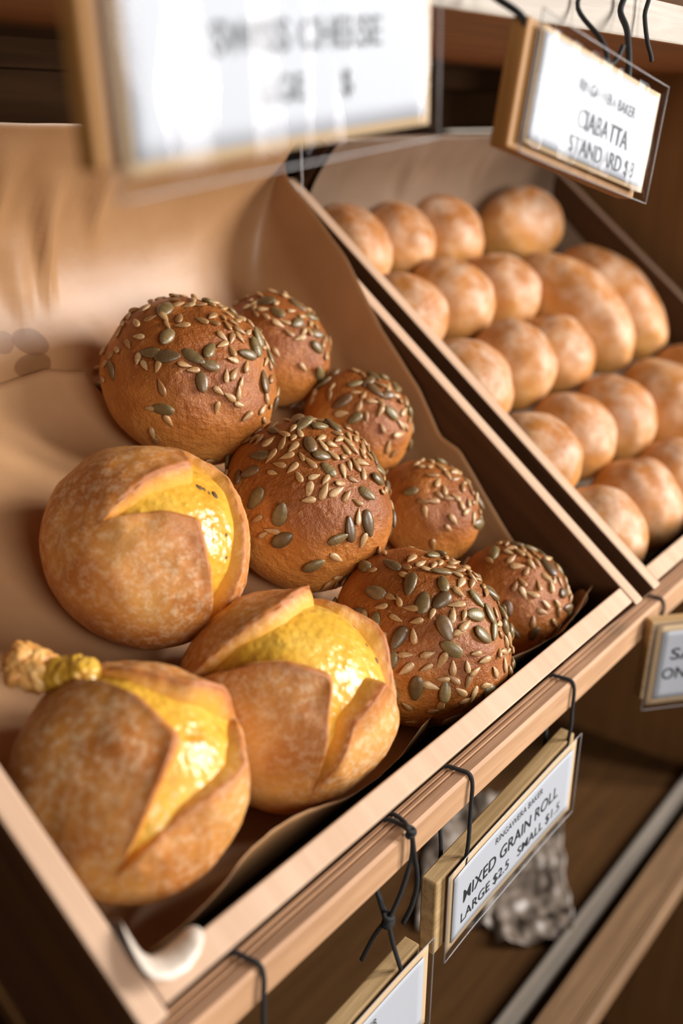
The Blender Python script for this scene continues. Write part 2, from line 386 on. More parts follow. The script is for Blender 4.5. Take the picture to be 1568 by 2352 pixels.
def lerp_tab(tab, x):
    if x <= tab[0][0]: return tab[0][1]
    for (a, va), (b, vb) in zip(tab, tab[1:]):
        if x <= b: return va + (vb - va) * (x - a) / (b - a)
    return tab[-1][1]
def wall_profile(t, rad, height):
    """arc length t past the start of the bend -> (advance, rise)"""
    L = rad * math.pi / 2
    if t <= 0: return t, 0.0
    if t < L:
        a = t / rad; return rad * math.sin(a), rad * (1 - math.cos(a))
    return rad, rad + (t - L)
def liner(name, u0, u1, right_tab, left_h, back_h, m, label, seed, front=True, creases=()):
    nu, nv = 120, 110
    s0 = 0.018; s1 = SB - 0.0145
    rs = 0.10; ru = 0.022
    me = bpy.data.meshes.new(name); verts = []; faces = []
    uw0, uw1 = u0 + 0.0035, u1 - 0.0035
    for j in range(nv + 1):
        q = j / nv
        # along s: front lip, floor, back wall
        Lf = 0.045 if front else 0.0; rf = 0.02
        flat0 = s0 + rf; flat1 = s1 - rs
        total = Lf + rf * 1.57 + (flat1 - flat0) + rs * 1.57 + back_h
        d = q * total
        if d < Lf + rf * 1.57:
            adv, rise = wall_profile(Lf + rf * 1.57 - d, rf, 0); s = flat0 - adv; zf = rise; zb = 0
        elif d < Lf + rf * 1.57 + flat1 - flat0:
            s = flat0 + d - Lf - rf * 1.57; zf = zb = 0
        else:
            adv, rise = wall_profile(d - (Lf + rf * 1.57 + flat1 - flat0), rs, 0); s = flat1 + adv; zb = rise; zf = 0
        for i in range(nu + 1):
            p = i / nu
            hr = max(lerp_tab(right_tab, s) - (FN + 0.0015), 0.004); hl = left_h * (0.8 + 0.25 * math.sin(s * 23))
            rr = min(ru + 0.05 * max(0, (s - 0.3)) / 0.16, hr * 0.9 + 0.004); rl = min(ru, hl)
            ll = max(hl - rl, 0) + rl * 1.57; lr_ = max(hr - rr, 0) + rr * 1.57
            flat = (uw1 - rr) - (uw0 + rl)
            x = p * (ll + flat + lr_)
            if x < ll: adv, zu = wall_profile(ll - x, rl, 0); u = uw0 + rl - adv
            elif x < ll + flat: u = uw0 + rl + x - ll; zu = 0
            else: adv, zu = wall_profile(x - ll - flat, rr, 0); u = uw1 - rr + adv
            z = (zf ** 4 + zb ** 4 + zu ** 4) ** 0.25 if zu > 0 else max(zf, zb)
            if front and zf > 0.02:
                # wavy lip leaning in over the rolls
                k = (zf - 0.02) / 0.045
                s_ = s + k * (0.006 + 0.006 * math.sin(u * 31 + seed) + 0.004 * fb((u * 11, 2, seed)))
                z *= 0.80 + 0.17 * math.sin(u * 17 + 1.2 + seed) * k + 0.10 * fb((u * 16, 5, seed)) * k
            else: s_ = s
            wob = 0.0012 * fb((u * 9, s * 9, z * 9 + seed)) + 0.0006 * (1 - abs(fb((u * 24, s * 24, z * 20 + seed))))
            back = min(1, zb / 0.03)
            for (cu, cz0, cz1, amp, wd) in creases:
                if zb > 0.01:
                    t = (z + FN - cz0) / (cz1 - cz0)
                    if 0 < t < 1:
                        prof = math.sin(math.pi * t) ; dx = (u - cu - 0.006 * (0.5 - t)) / (wd * (0.3 + 0.9 * t))
                        s_ -= amp * prof * max(0, 1 - abs(dx)) * (1.0 if dx > 0 else 1.0)
            s_ += back * (0.003 * fb((u * 7, z * 4, seed + 3)) - 0.0015)
            verts.append((u, s_ - (back * 0.0005), FN + 0.0015 + z + (wob + 0.0008) * (1 - back)))
    for j in range(nv):
        for i in range(nu):
            a = j * (nu + 1) + i; faces.append((a, a + 1, a + nu + 2, a + nu + 1))
    me.from_pydata(verts, [], faces)
    o = mobj(name, me, None, [m], O, (TILT, 0, 0), smooth=True)
    sol = o.modifiers.new('thickness', 'SOLIDIFY'); sol.thickness = 0.00025; sol.offset = 0
    tag(o, label, 'paper'); return o
liner('paper_liner', -0.491, 0.0,
      [(0, -0.05), (0.034, -0.05), (0.1, -0.044), (0.15, -0.033), (0.18, -0.026), (0.2, -0.031), (0.24, -0.016), (0.3, -0.005), (0.36, 0.014), (0.42, 0.022), (0.47, 0.023)],
      0.045, 0.050, PAPER, 'wide brown kraft paper sheet lining the near bin and its back wall', 1.0,
      creases=[(-0.238, -0.065, 0.035, 0.011, 0.015), (-0.285, -0.03, 0.060, 0.008, 0.020), (-0.195, -0.03, 0.05, 0.006, 0.020), (-0.262, -0.07, -0.01, 0.005, 0.022), (-0.325, -0.05, 0.04, 0.007, 0.022)])
liner('paper_liner', 0.050, 0.550,
      [(0, -0.06), (0.2, -0.05), (0.47, -0.03)], 0.03, 0.035, PAPER3, 'greyish brown paper sheet behind the plain rolls in the far bin', 5.0, front=False,
      creases=[(0.2, -0.03, 0.05, 0.006, 0.02), (0.35, -0.03, 0.05, 0.006, 0.02)])

# second sheet lying over the first on the left of the near bin
def overlay():
    edge = [(-0.470, 0.372), (-0.302, 0.3755), (-0.262, 0.3790), (-0.2369, 0.3681), (-0.2324, 0.3401), (-0.2267, 0.3044), (-0.215, 0.24), (-0.20, 0.18), (-0.19, 0.12), (-0.19, 0.05)]
    bm = bmesh.new(); n = 60
    # rows run from the left side to the slanting right edge
    def right_u(s):
        pts = edge[3:]
        if s >= pts[0][1]: return pts[0][0]
        for (ua, sa), (ub_, sb) in zip(pts, pts[1:]):
            if sb <= s <= sa: return ua + (ub_ - ua) * (sa - s) / (sa - sb)
        return pts[-1][0]
    rows = []
    for j in range(n + 1):
        row = []
        for i in range(n + 1):
            q = j / n; p = i / n
            smax = lerp_tab(edge[:4], -0.470 + (0.233) * p)
            s = 0.05 + (smax - 0.05) * q
            ur = right_u(s); u = -0.470 + (ur + 0.470) * p
            lift = 0.0035 * max(0, (q - 0.93) / 0.07) ** 2 * (0.4 + 0.6 * p) + 0.0022 * max(0, (p - 0.93) / 0.07) ** 2
            z = FN + 0.0042 + lift + 0.0006 * fb((u * 14, s * 14, 8))
            row.append(bm.verts.new((u, s, z)))
        rows.append(row)
    for j in range(n):
        for i in range(n): bm.faces.new((rows[j][i], rows[j][i + 1], rows[j + 1][i + 1], rows[j + 1][i]))
    o = mobj('paper_sheet', from_bm('paper_sheet', bm), None, [PAPER2], O, (TILT, 0, 0), smooth=True)
    o.modifiers.new('thickness', 'SOLIDIFY').thickness = 0.00025
    tag(o, 'paler kraft paper sheet with cut corner lying under the cheese rolls', 'paper')
overlay()

# ------------------------------------------------------------------ bread
FLOOR = FN + 0.0028
def bun_shape(d, a, a2, b):
    """unit direction -> point of a domed bun with a flattened base; base at z=0"""
    k = 1.0
    z = d.z
    if z < -0.55: z = -0.55 - (abs(z) - 0.55) * 0.62
    hr = math.sqrt(max(0, 1 - d.z * d.z))
    hr = hr ** 0.93
    ang = math.atan2(d.y, d.x)
    return Vector((a * hr * math.cos(ang), a2 * hr * math.sin(ang), b * (z + 0.829)))
def bun_mesh(name, a, a2, b, seed, sub, lump=0.03, fine=0.0):
    bm = bmesh.new(); bmesh.ops.create_icosphere(bm, subdivisions=sub, radius=1)
    for v in bm.verts:
        d = v.co.normalized()
        p = bun_shape(d, a, a2, b)
        k = 1 + lump * noise.fractal(d * 1.3 + Vector((seed, 0, 0)), 1.0, 2.0, 2) + fine * noise.fractal(d * 9 + Vector((0, seed, 0)), 0.8, 2.0, 4)
        v.co = Vector((p.x * k, p.y * k, p.z * (1 + (k - 1) * 0.8)))
    me = from_bm(name, bm); me.polygons.foreach_set('use_smooth', [True] * len(me.polygons)); return me

def seed_mesh(name, L, Wd, T, point, m):
    bm = bmesh.new(); seg, rings = 10, 8; vs = []
    for j in range(rings + 1):
        x = math.cos(math.pi * j / rings)
        rr = math.sin(math.pi * j / rings)
        taper = 1 - point * (x * 0.5 + 0.5) ** 1.5        # narrower towards +x
        if j in (0, rings): vs.append([bm.verts.new((x * L / 2, 0, 0))]); continue
        vs.append([bm.verts.new((x * L / 2, rr * taper * Wd / 2 * math.cos(q), rr * taper * T / 2 * math.sin(q))) for q in (2 * math.pi * k / seg for k in range(seg))])
    for j in range(rings):
        A, Bq = vs[j], vs[j + 1]
        for k in range(seg):
            if len(A) == 1: bm.faces.new((A[0], Bq[k], Bq[(k + 1) % seg]))
            elif len(Bq) == 1: bm.faces.new((A[k], Bq[0], A[(k + 1) % seg]))
            else: bm.faces.new((A[k], Bq[k], Bq[(k + 1) % seg], A[(k + 1) % seg]))
    bmesh.ops.recalc_face_normals(bm, faces=bm.faces)
    me = from_bm(name, bm); me.materials.append(m); me.polygons.foreach_set('use_smooth', [True] * len(me.polygons)); return me
SUN_M = [seed_mesh('sunflower_seed', 0.0092, 0.0054, 0.0028, 0.72, SUNF), seed_mesh('sunflower_seed', 0.0082, 0.0046, 0.0032, 0.6, SUNF), seed_mesh('sunflower_seed', 0.0100, 0.0052, 0.0026, 0.75, SUNF)]
PUM_M = [seed_mesh('pumpkin_seed', 0.0142, 0.0094, 0.0038, 0.34, PUMP), seed_mesh('pumpkin_seed', 0.0128, 0.0082, 0.0046, 0.28, PUMP), seed_mesh('pumpkin_seed', 0.0148, 0.0082, 0.0042, 0.38, PUMP)]

def seeded_roll(u, s, a, b, label, seed, nseeds, tilt=(0, 0), spread=62, pump=0.2, sc=1.0, sub=6):
    rng = random.Random(seed)
    e = empty('seeded_roll', W(u, s, FLOOR), (TILT, 0, 0)); tag(e, label, 'bread roll', 'seeded rolls in the near bin')
    me = bun_mesh('crust', a, a, b, seed * 3.7, sub, 0.05, 0.006)
    mobj('crust', me, e, [SEEDED])
    axis = (Vector((0, 0, 1)) + Vector((tilt[0], tilt[1], 0))).normalized()
    placed = []; tries = 0; big = []
    bvh_v = me.vertices
    kd = None
    from mathutils.bvhtree import BVHTree
    tree = BVHTree.FromPolygons([v.co.copy() for v in me.vertices], [tuple(p.vertices) for p in me.polygons])
    c = Vector((0, 0, b * 0.829))
    while len(placed) < nseeds and tries < 9000:
        tries += 1
        is_p = rng.random() < pump
        ang = abs(rng.gauss(0, 1)) * R(spread) * (0.62 if rng.random() < 0.75 else 1.0)
        ang = min(ang, R(105))
        if rng.random() > math.sin(ang) * 1.25 + 0.05: continue
        q = rng.random() * 2 * math.pi
        t1 = axis.orthogonal().normalized(); t2 = axis.cross(t1)
        d = axis * math.cos(ang) + (t1 * math.cos(q) + t2 * math.sin(q)) * math.sin(ang)
        if noise.noise(d * 2.6 + Vector((seed, 1, 2))) < -0.18 + 0.25 * (ang / R(80) - 0.6): continue
        hit, nor, _, _ = tree.ray_cast(c + d * 0.3, -d)
        if hit is None: continue
        rad = 0.0060 if is_p else 0.0036
        lap = min(((hit - h).length / (rad + r_) for h, r_ in placed), default=9)
        if lap < 0.86: continue
        placed.append((hit, rad))
        x = nor.orthogonal().normalized(); x.rotate(Matrix.Rotation(rng.random() * 6.283, 3, nor))
        nz = (nor + 0.22 * Vector((rng.uniform(-1, 1), rng.uniform(-1, 1), rng.uniform(-1, 1)))).normalized()
        x = (x - nz * x.dot(nz)).normalized(); y = nz.cross(x)
        nm = 'pumpkin_seed' if is_p else 'sunflower_seed'
        o = bpy.data.objects.new(nm, rng.choice(PUM_M if is_p else SUN_M)); link(o); o.parent = e
        k = sc * rng.uniform(0.95, 1.32)
        M = Matrix((x, y, nz)).transposed().to_4x4(); M.translation = hit + nor * 0.0009
        o.matrix_local = M @ Matrix.Diagonal((k, k, k, 1))
    return e
seeded_roll(-0.1965, 0.3135, 0.0630, 0.0535, 'large dark seeded roll highest in the near bin, against the paper back', 3, 150, (0.10, 0.05), 60, 0.30)
seeded_roll(-0.1845, 0.1915, 0.0615, 0.0530, 'large seeded roll in the middle, directly above the front large seeded roll', 5, 150, (0.12, 0.1), 58, 0.27)
seeded_roll(-0.1800, 0.0720, 0.0615, 0.0530, 'large seeded roll at the front board beside a split cheese roll', 8, 165, (0.05, -0.02), 66, 0.30)
seeded_roll(-0.0840, 0.3300, 0.0470, 0.0400, 'small seeded roll at the top right behind the highest large seeded roll', 12, 62, (0.15, -0.1), 62, 0.34, sub=5)
seeded_roll(-0.0600, 0.2430, 0.0455, 0.0385, 'small seeded roll second from the top along the paper edge', 15, 66, (0.1, 0), 62, 0.28, sub=5)
seeded_roll(-0.0610, 0.1530, 0.0430, 0.0355, 'small seeded roll third from the top along the paper edge', 18, 62, (0.35, 0.05), 58, 0.24, sub=5)
seeded_roll(-0.0560, 0.0590, 0.0440, 0.0390, 'small seeded roll in the right front corner of the near bin', 21, 92, (0.1, 0.1), 62, 0.36, sub=5)

# loose seeds on the paper
for (u, s, rz, m_, lab, z) in ((-0.2262, 0.3557, -35, PUM_M[0], 'loose pumpkin seed on the paper left of the highest seeded roll', 0),
                            (-0.2200, 0.3725, 20, SUN_M[0], 'loose sunflower seed on the paper above the loose pumpkin seed', 0),
                            (-0.2085, 0.0400, 70, PUM_M[1], 'loose dark pumpkin seed on the paper behind the front board', 0),
                            (-0.2045, 0.0500, 100, SUN_M[1], 'loose pale sunflower seed on the paper behind the front board', 0)):
    nm = 'pumpkin_seed' if m_ in PUM_M else 'sunflower_seed'
    o = bpy.data.objects.new(nm, m_); link(o); o.location = W(u, s, FN + 0.0052); o.rotation_euler = (Matrix.Rotation(TILT, 3, 'X') @ Matrix.Rotation(R(rz), 3, 'Z')).to_euler()
    tag(o, lab, 'seed', 'loose seeds')

# cheese rolls: crust opened along a star cut, filled with melted cheese
def cheese_roll(u, s, a, b, poly, c, lips, label, seed, blob=None, holes=(), cheese_k=0.93):
    e = empty('cheese_roll', W(u, s, FLOOR), (TILT, 0, 0)); tag(e, label, 'bread roll', 'split cheese rolls in the near bin')
    # boundary of the opening, densely sampled (azimuthal degrees around the bun's top)
    P = [Vector(p) for p in poly]; n = len(P); pts = []; lips = [1.3 * l for l in lips]
    for i in range(n):
        p0, p1 = P[i], P[(i + 1) % n]; L = (p1 - p0).length; m = max(3, int(L / 1.6))
        for k in range(m):
            t = k / m
            pts.append((p0.lerp(p1, t), lips[i] * (1 - t) + lips[(i + 1) % n] * t))
    # slight smoothing keeps the tips readable but not razor sharp
    for _ in range(2):
        N = len(pts)
        pts = [((pts[i - 1][0] + pts[i][0] * 2 + pts[(i + 1) % N][0]) / 4, (pts[i - 1][1] + 2 * pts[i][1] + pts[(i + 1) % N][1]) / 4) for i in range(N)]
    N = len(pts); C2 = Vector(c)
    az = []; prev = None
    for p, _ in pts:
        q = math.atan2(p.y - C2.y, p.x - C2.x)
        if prev is not None:
            while q < prev - math.pi: q += 2 * math.pi
            while q > prev + math.pi: q -= 2 * math.pi
        az.append(q); prev = q
    tot = 2 * math.pi * (1 if az[-1] > az[0] else -1)
    az2 = [az[0] + tot * (i / N) for i in range(N)]
    out_az = [0.55 * az[i] + 0.45 * az2[i] for i in range(N)]
    def surf(x, y, dr, jag=0.0):
        psi = min(math.hypot(x, y), 178.0); ph = math.atan2(y, x)
        d = Vector((math.sin(R(psi)) * math.cos(ph), math.sin(R(psi)) * math.sin(ph), math.cos(R(psi))))
        p = bun_shape(d, a, a, b)
        k = 1 + 0.045 * noise.fractal(d * 1.4 + Vector((seed, 3, 0)), 1.0, 2.0, 2) + 0.008 * noise.fractal(d * 7 + Vector((seed, 0, 0)), 0.8, 2.0, 3)
        nrm = Vector((d.x / a, d.y / a, d.z / b)).normalized()
        return Vector((p.x * k, p.y * k, p.z * k)) + nrm * dr
    steps = [(-k, None) for k in range(6, 0, -1)] + [(0, 0)] + [(k, None) for k in range(1, 41)]
    bm = bmesh.new(); cl = bm.loops.layers.float_color.new('bake'); rows = []; cols = []
    for (k, extra) in steps:
        row = []; colr = []
        for i, (p, lip) in enumerate(pts):
            jag = 0.6 * noise.noise(Vector((i * 0.35, seed, 0)))
            outer = Vector((math.cos(out_az[i]), math.sin(out_az[i]))) * 176
            tang = (pts[(i + 2) % N][0] - pts[i - 2][0])
            inn = Vector((-tang.y, tang.x)) if tot > 0 else Vector((tang.y, -tang.x))
            inn = inn.normalized() if inn.length > 1e-6 else (C2 - p).normalized()
            open_ = min(1.0, lip / 0.003)
            if k <= 0:
                # the torn wall under the lip slopes in towards the filling
                f = -k / 6.0
                q = p + inn * (f * 6.5 * (0.25 + 0.75 * open_))
                dr = lip * 0.80 - 0.0125 * f ** 1.25 - 0.0006 * f + 0.0008 * noise.noise(Vector((q.x * 0.25, q.y * 0.25, seed)))
                row.append(bm.verts.new(surf(q.x, q.y, dr)))
                colr.append((max(0.0, 1 - f * 2.2) * (0.35 + 0.65 * open_), min(1.0, f * 1.5)))
            else:
                t = (k / 40.0) ** 1.75
                q = p.lerp(outer, t); dist = (q - p).length
                hump = 0.80 + 0.20 * min(1, dist / 1.6)
                dr = lip * hump * math.exp(-max(0, dist - 1.6) / 11.0) + 0.0004 * jag * math.exp(-dist / 6)
                row.append(bm.verts.new(surf(q.x, q.y, dr)))
                colr.append((min(1, (lip / 0.006 + 0.2)) * math.exp(-dist / (7.5 + 5.5 * noise.noise(Vector((i * 0.1, k * 0.2, seed))))), 0.0))
        rows.append(row); cols.append(colr)
    for j in range(len(rows) - 1):
        for i in range(N):
            i2 = (i + 1) % N
            f = bm.faces.new((rows[j][i], rows[j][i2], rows[j + 1][i2], rows[j + 1][i]))
            for lp, (jj, ii) in zip(f.loops, ((j, i), (j, i2), (j + 1, i2), (j + 1, i))):
                g = cols[jj][ii]; lp[cl] = (g[0], g[1], 0, 1)
            f.smooth = True
    bm.faces.new(rows[-1])
    bmesh.ops.recalc_face_normals(bm, faces=bm.faces)
    me = from_bm('crust', bm)
    mobj('crust', me, e, [CHCRUST])
    # cheese
    bm = bmesh.new(); bmesh.ops.create_icosphere(bm, subdivisions=6, radius=1)
    for v in bm.verts:
        d = v.co.normalized(); p = bun_shape(d, a, a, b)
        kk = cheese_k + 0.030 * noise.fractal(d * 2.2 + Vector((seed, 9, 0)), 1.0, 2.0, 2) + 0.003 * noise.fractal(d * 11 + Vector((seed, 2, 0)), 1.0, 2.0, 3)
        kk = min(kk, 0.985) - 0.06 * min(1, max(0, (0.62 - d.z) / 0.3))
        v.co = Vector((p.x * kk, p.y * kk, (p.z - b * 0.829) * kk + b * 0.829))
        if d.z < 0.0: v.co *= 1 - 0.05 * min(1, -d.z * 2)
        v.co.z = max(v.co.z, 0.001)
    me2 = from_bm('cheese_filling', bm); ch = mobj('cheese_filling', me2, e, [CHEESE], smooth=True)
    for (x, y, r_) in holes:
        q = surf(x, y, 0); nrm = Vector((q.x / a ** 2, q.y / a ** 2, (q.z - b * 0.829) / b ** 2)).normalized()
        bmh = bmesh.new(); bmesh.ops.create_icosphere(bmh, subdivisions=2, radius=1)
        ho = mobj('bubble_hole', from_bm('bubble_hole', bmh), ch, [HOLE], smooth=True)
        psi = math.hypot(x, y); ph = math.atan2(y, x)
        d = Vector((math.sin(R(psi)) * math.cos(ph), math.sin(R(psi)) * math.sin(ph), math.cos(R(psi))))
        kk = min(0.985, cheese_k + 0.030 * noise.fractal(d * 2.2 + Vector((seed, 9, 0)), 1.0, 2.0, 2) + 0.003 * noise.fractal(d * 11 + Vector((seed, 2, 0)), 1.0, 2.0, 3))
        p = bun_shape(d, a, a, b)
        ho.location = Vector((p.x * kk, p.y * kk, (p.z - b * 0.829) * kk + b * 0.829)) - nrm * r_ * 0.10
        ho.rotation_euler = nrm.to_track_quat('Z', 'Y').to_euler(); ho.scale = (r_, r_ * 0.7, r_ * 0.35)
    if blob:
        # cheese that ran out of the cut, ending in a browned knob
        for chain, m_, nm, amp in blob:
            bmh = bmesh.new()
            for (x, y, dr, r_) in chain:
                q = surf(x, y, dr); q.z = max(q.z, r_ * 0.9)
                res = bmesh.ops.create_icosphere(bmh, subdivisions=5, radius=r_)
                for v in res['verts']:
                    v.co = v.co * (1 + amp * noise.fractal(v.co / r_ * 1.3 + Vector((seed, x, y)), 1.0, 2.0, 4)) + q
            mobj(nm, from_bm(nm, bmh), e, [m_], smooth=True)
    return e
cheese_roll(-0.3200, 0.2085, 0.0640, 0.0545,
    [(10, 9), (-13.6, 11), (-36, 9.5), (-47, 7), (-33, 1), (-17, -6), (-4.4, -16), (-9, -36), (-11, -53), (-14, -81), (-10, -96), (3.5, -68), (17, -46), (30, -22), (37, -5), (41, 8), (34, 22), (26, 38)],
    (10, -8), [0.0050, 0.0042, 0.0012, 0, 0.0012, 0.0028, 0.0045, 0.003, 0.002, 0.0008, 0, 0.001, 0.0018, 0.0022, 0.0022, 0.002, 0.001, 0],
    'split cheese roll with a floury crust furthest up the near bin', 2.0,
    holes=[(13, 1, 0.0024), (16, -1, 0.0016), (21, -6, 0.0030), (17.5, -4, 0.0013), (15, -30, 0.0016), (10, -43, 0.0015), (14.5, 0.5, 0.0018)], cheese_k=0.925)
cheese_roll(-0.3095, 0.0855, 0.0640, 0.0560,
    [(49, 2), (45, 24), (42, 46), (23, 35), (-9, 30), (-35, 36), (-72, 47), (-50, 24), (-29, 8), (-13, -9), (-23, -23), (-35, -43), (-46, -68), (-30, -51), (-13.5, -33), (10.6, -24), (36, -41), (38, -26)],
    (8, 5), [0.0060, 0.002, 0, 0.0065, 0.0035, 0.001, 0, 0.0015, 0.0045, 0.0070, 0.004, 0.002, 0, 0.002, 0.005, 0.0075, 0, 0.003],
    'wide open cheese roll in front of the large seeded roll', 7.0,
    holes=[(34, -6, 0.0016), (33, -16, 0.0024), (40, 8, 0.0018), (-19, -35, 0.0012)], cheese_k=0.945)
cheese_roll(-0.4205, 0.0940, 0.0610, 0.0530,
    [(36, 4), (18, 12), (6, 34), (-5, 64), (-15, 51), (-7, 22), (-3.5, -4), (-22, -16), (-47, -36), (-60, -48), (-40, -41), (-14.6, -33), (23, -30), (35, -16), (48, -8)],
    (8, -8), [0.0075, 0.004, 0.002, 0, 0.002, 0.004, 0.0075, 0.005, 0.002, 0, 0.001, 0.002, 0.003, 0.002, 0],
    'cheese roll with a browned cheese drip nearest the left corner', 13.0,
    blob=[([(-7, 56, 0.0005, 0.0080), (-9, 63, 0.0015, 0.0085), (-12, 70, 0.0035, 0.0088), (-14, 76, 0.0065, 0.0088)], CHEESE, 'cheese_overflow', 0.16),
          ([(-16, 80, 0.0110, 0.0120), (-18, 82, 0.0185, 0.0115)], BROWNCHEESE, 'browned_knob', 0.26)], cheese_k=0.945)

# plain rolls of the far bin
PL = [bun_mesh('plain_roll', 0.0465, 0.0465, 0.0415, 31 + 7 * k, 5, 0.05, 0.004) for k in range(4)]
ROWN = ['front', 'second', 'third', 'fourth', 'back']
cols_ = {
 1: [(0.1015, 0.0620), (0.0990, 0.1490), (0.0990, 0.2400), (0.0990, 0.3300), (0.0990, 0.4160)],
 2: [(0.1900, 0.0640), (0.1885, 0.1530), (0.1885, 0.2440), (0.1880, 0.3340), (0.1885, 0.4200)],
 3: [(0.2800, 0.0600), (0.2780, 0.1480), (0.2770, 0.2400), (0.2770, 0.3280), (0.2750, 0.4170)]}
CN = {1: 'against the left board', 2: 'second from the left board', 3: 'third from the left board'}
i = 0
for c_, lst in cols_.items():
    for r_, (u, s) in enumerate(lst):
        o = bpy.data.objects.new('plain_roll', PL[i % 4]); link(o)
        if not PL[i % 4].materials: PL[i % 4].materials.append(PLAIN)
        o.location = W(u, s, FLOOR); o.rotation_euler = (Matrix.Rotation(TILT, 3, 'X') @ Matrix.Rotation(i * 2.1, 3, 'Z')).to_euler()
        k = 0.97 + 0.02 * ((i * 7) % 3 - 1); o.scale = (k, k, 1.0 + 0.03 * ((i * 5) % 3 - 1))
        tag(o, 'plain floured roll %s in the %s row of the far bin' % (CN[c_], ROWN[r_]), 'bread roll', 'plain rolls in the far bin'); i += 1
for (u, s, a, a2, b, rz, lab) in (
        (0.3740, 0.2770, 0.050, 0.084, 0.0490, 4, 'long plain loaf lying uphill beside the third column of rolls'),
        (0.4745, 0.2770, 0.048, 0.082, 0.0470, 3, 'long plain loaf lying uphill next to the right board of the far bin'),
        (0.4300, 0.4100, 0.070, 0.044, 0.0470, -4, 'broad plain loaf lying crosswise at the back of the far bin'),
        (0.3780, 0.1180, 0.052, 0.070, 0.0480, 6, 'plain loaf cut by the right edge of the photo, below the long loaves'),
        (0.4850, 0.1350, 0.048, 0.058, 0.0440, 0, 'plain loaf in the lower right of the far bin under the end panel'),
        ):
    me = bun_mesh('plain_loaf', a, a2, b, u * 50 + s * 9, 5, 0.06, 0.004)
    o = mobj('plain_loaf', me, None, [PLAIN], W(u, s, FLOOR), (Matrix.Rotation(TILT, 3, 'X') @ Matrix.Rotation(R(rz), 3, 'Z')).to_euler())
    tag(o, lab, 'loaf', 'plain loaves in the far bin')

# ------------------------------------------------------------------ signs
def text_mesh(body, width, height, bold=0.0):
    cu = bpy.data.curves.new('lettering', 'FONT'); cu.body = body; cu.size = 1.0; cu.align_x = 'CENTER'; cu.align_y = 'CENTER'
    cu.offset = bold; cu.extrude = 0.0; cu.resolution_u = 3
    o = bpy.data.objects.new('tmp_text', cu); link(o)
    dg = bpy.context.evaluated_depsgraph_get(); me = bpy.data.meshes.new_from_object(o.evaluated_get(dg))
    bpy.data.objects.remove(o); bpy.data.curves.remove(cu)
    xs = [v.co.x for v in me.vertices]; ys = [v.co.y for v in me.vertices]
    cx = (min(xs) + max(xs)) / 2; cy = (min(ys) + max(ys)) / 2
    sx = width / (max(xs) - min(xs)); sy = height / (max(ys) - min(ys))
    for v in me.vertices: v.co = Vector(((v.co.x - cx) * sx, 0.0, (v.co.y - cy) * sy))
    me.materials.clear(); return me
def sign(loc, rot, sw, sh, lines, label, wood_dims, wmat, sleeve_rot=(0, 0, 0), curl=0.002, margin=0.0035, kr=0.0055, film=SLEEVE):
    """local frame: x right, z up, -y to the customer; sleeve centred on the origin"""
    e = empty('price_sign', loc, tuple(R(k) for k in rot)); tag(e, label, 'sign', 'hanging price signs')
    wx0, wx1, wz0, wz1, wd = wood_dims
    box('wooden_block', e, (wx0, wx1, 0.003, 0.003 + wd, wz0, wz1), [wmat], 0.0012)
    def sheet(name, w_, h_, y, m, parent=e, n=24):
        bm = bmesh.new(); rows = []
        for j in range(n // 2 + 1):
            rows.append([bm.verts.new((w_ * (i / n - 0.5), y + curl * (2 * (i / n - 0.5)) ** 4 * -0.6 + 0.3 * curl * math.sin(3 * i / n + 2), h_ * (j / (n // 2) - 0.5))) for i in range(n + 1)])
        for r0, r1 in zip(rows, rows[1:]):
            for i in range(n): bm.faces.new((r0[i], r0[i + 1], r1[i + 1], r1[i]))
        o = mobj(name, from_bm(name, bm), parent, [m], rot=tuple(R(k) for k in sleeve_rot), smooth=True); return o
    def th(o, t):
        md = o.modifiers.new('thickness', 'SOLIDIFY'); md.thickness = t; md.offset = 0; return o
    th(sheet('kraft_card', sw - 2 * margin, sh - 2 * margin, 0.0004, KRAFT), 0.0003)
    lab = th(sheet('label_paper', sw - 2 * margin - 2 * kr, sh - 2 * margin - 2 * kr, -0.0003, WHITE), 0.0002)
    for body, x, z, w_, h_, bold in lines:
        me = text_mesh(body, w_ * sw, h_ * sh, bold)
        o = mobj('lettering', me, lab, [INK]); o.location = ((x - 0.5) * sw, 0, (z - 0.5) * sh)
        for v in me.vertices:
            X = (v.co.x + o.location.x) / (sw) + 0.5
            v.co.y = -0.00075 + curl * (2 * (X - 0.5)) ** 4 * -0.6 + 0.3 * curl * math.sin(3 * X + 2)
    th(sheet('plastic_sleeve', sw, sh, -0.0014, film), 0.0003)
    # sealed rim of the sleeve
    bm = bmesh.new(); hw, hh = sw / 2, sh / 2
    yy = lambda x: -0.0014 + curl * (x / hw) ** 4 * -0.6 + 0.3 * curl * math.sin(3 * (x / sw + 0.5) + 2)
    for z in (-hh, hh): tube_bm(bm, [(x, yy(x), z) for x in (-hw, -hw * 0.6, -hw * 0.2, hw * 0.2, hw * 0.6, hw)], 0.00045, 6, 4)
    for x in (-hw, hw): tube_bm(bm, [(x, yy(x), -hh), (x, yy(x), 0), (x, yy(x), hh)], 0.00045, 6, 2)
    mobj('sleeve_rim', from_bm('sleeve_rim', bm), e, [EDGEP], rot=tuple(R(k) for k in sleeve_rot), smooth=True)
    return e
def Z(x, y, z): return Vector((x, y, z + O.z))
sign(Z(-0.160, 0.005, -0.1250), (2.0, -4.8, -0.8), 0.180, 0.0745,
     [('RINGAWERA BAKER', 0.525, 0.755, 0.36, 0.075, -0.008), ('MIXED GRAIN ROLL', 0.485, 0.525, 0.72, 0.150, 0.003), ('LARGE $2.5   SMALL $1.5', 0.495, 0.275, 0.76, 0.135, 0.002)],
     'price sign reading MIXED GRAIN ROLL under the front rail', (-0.096, 0.092, -0.0285, 0.0335, 0.0115), SIGNW)
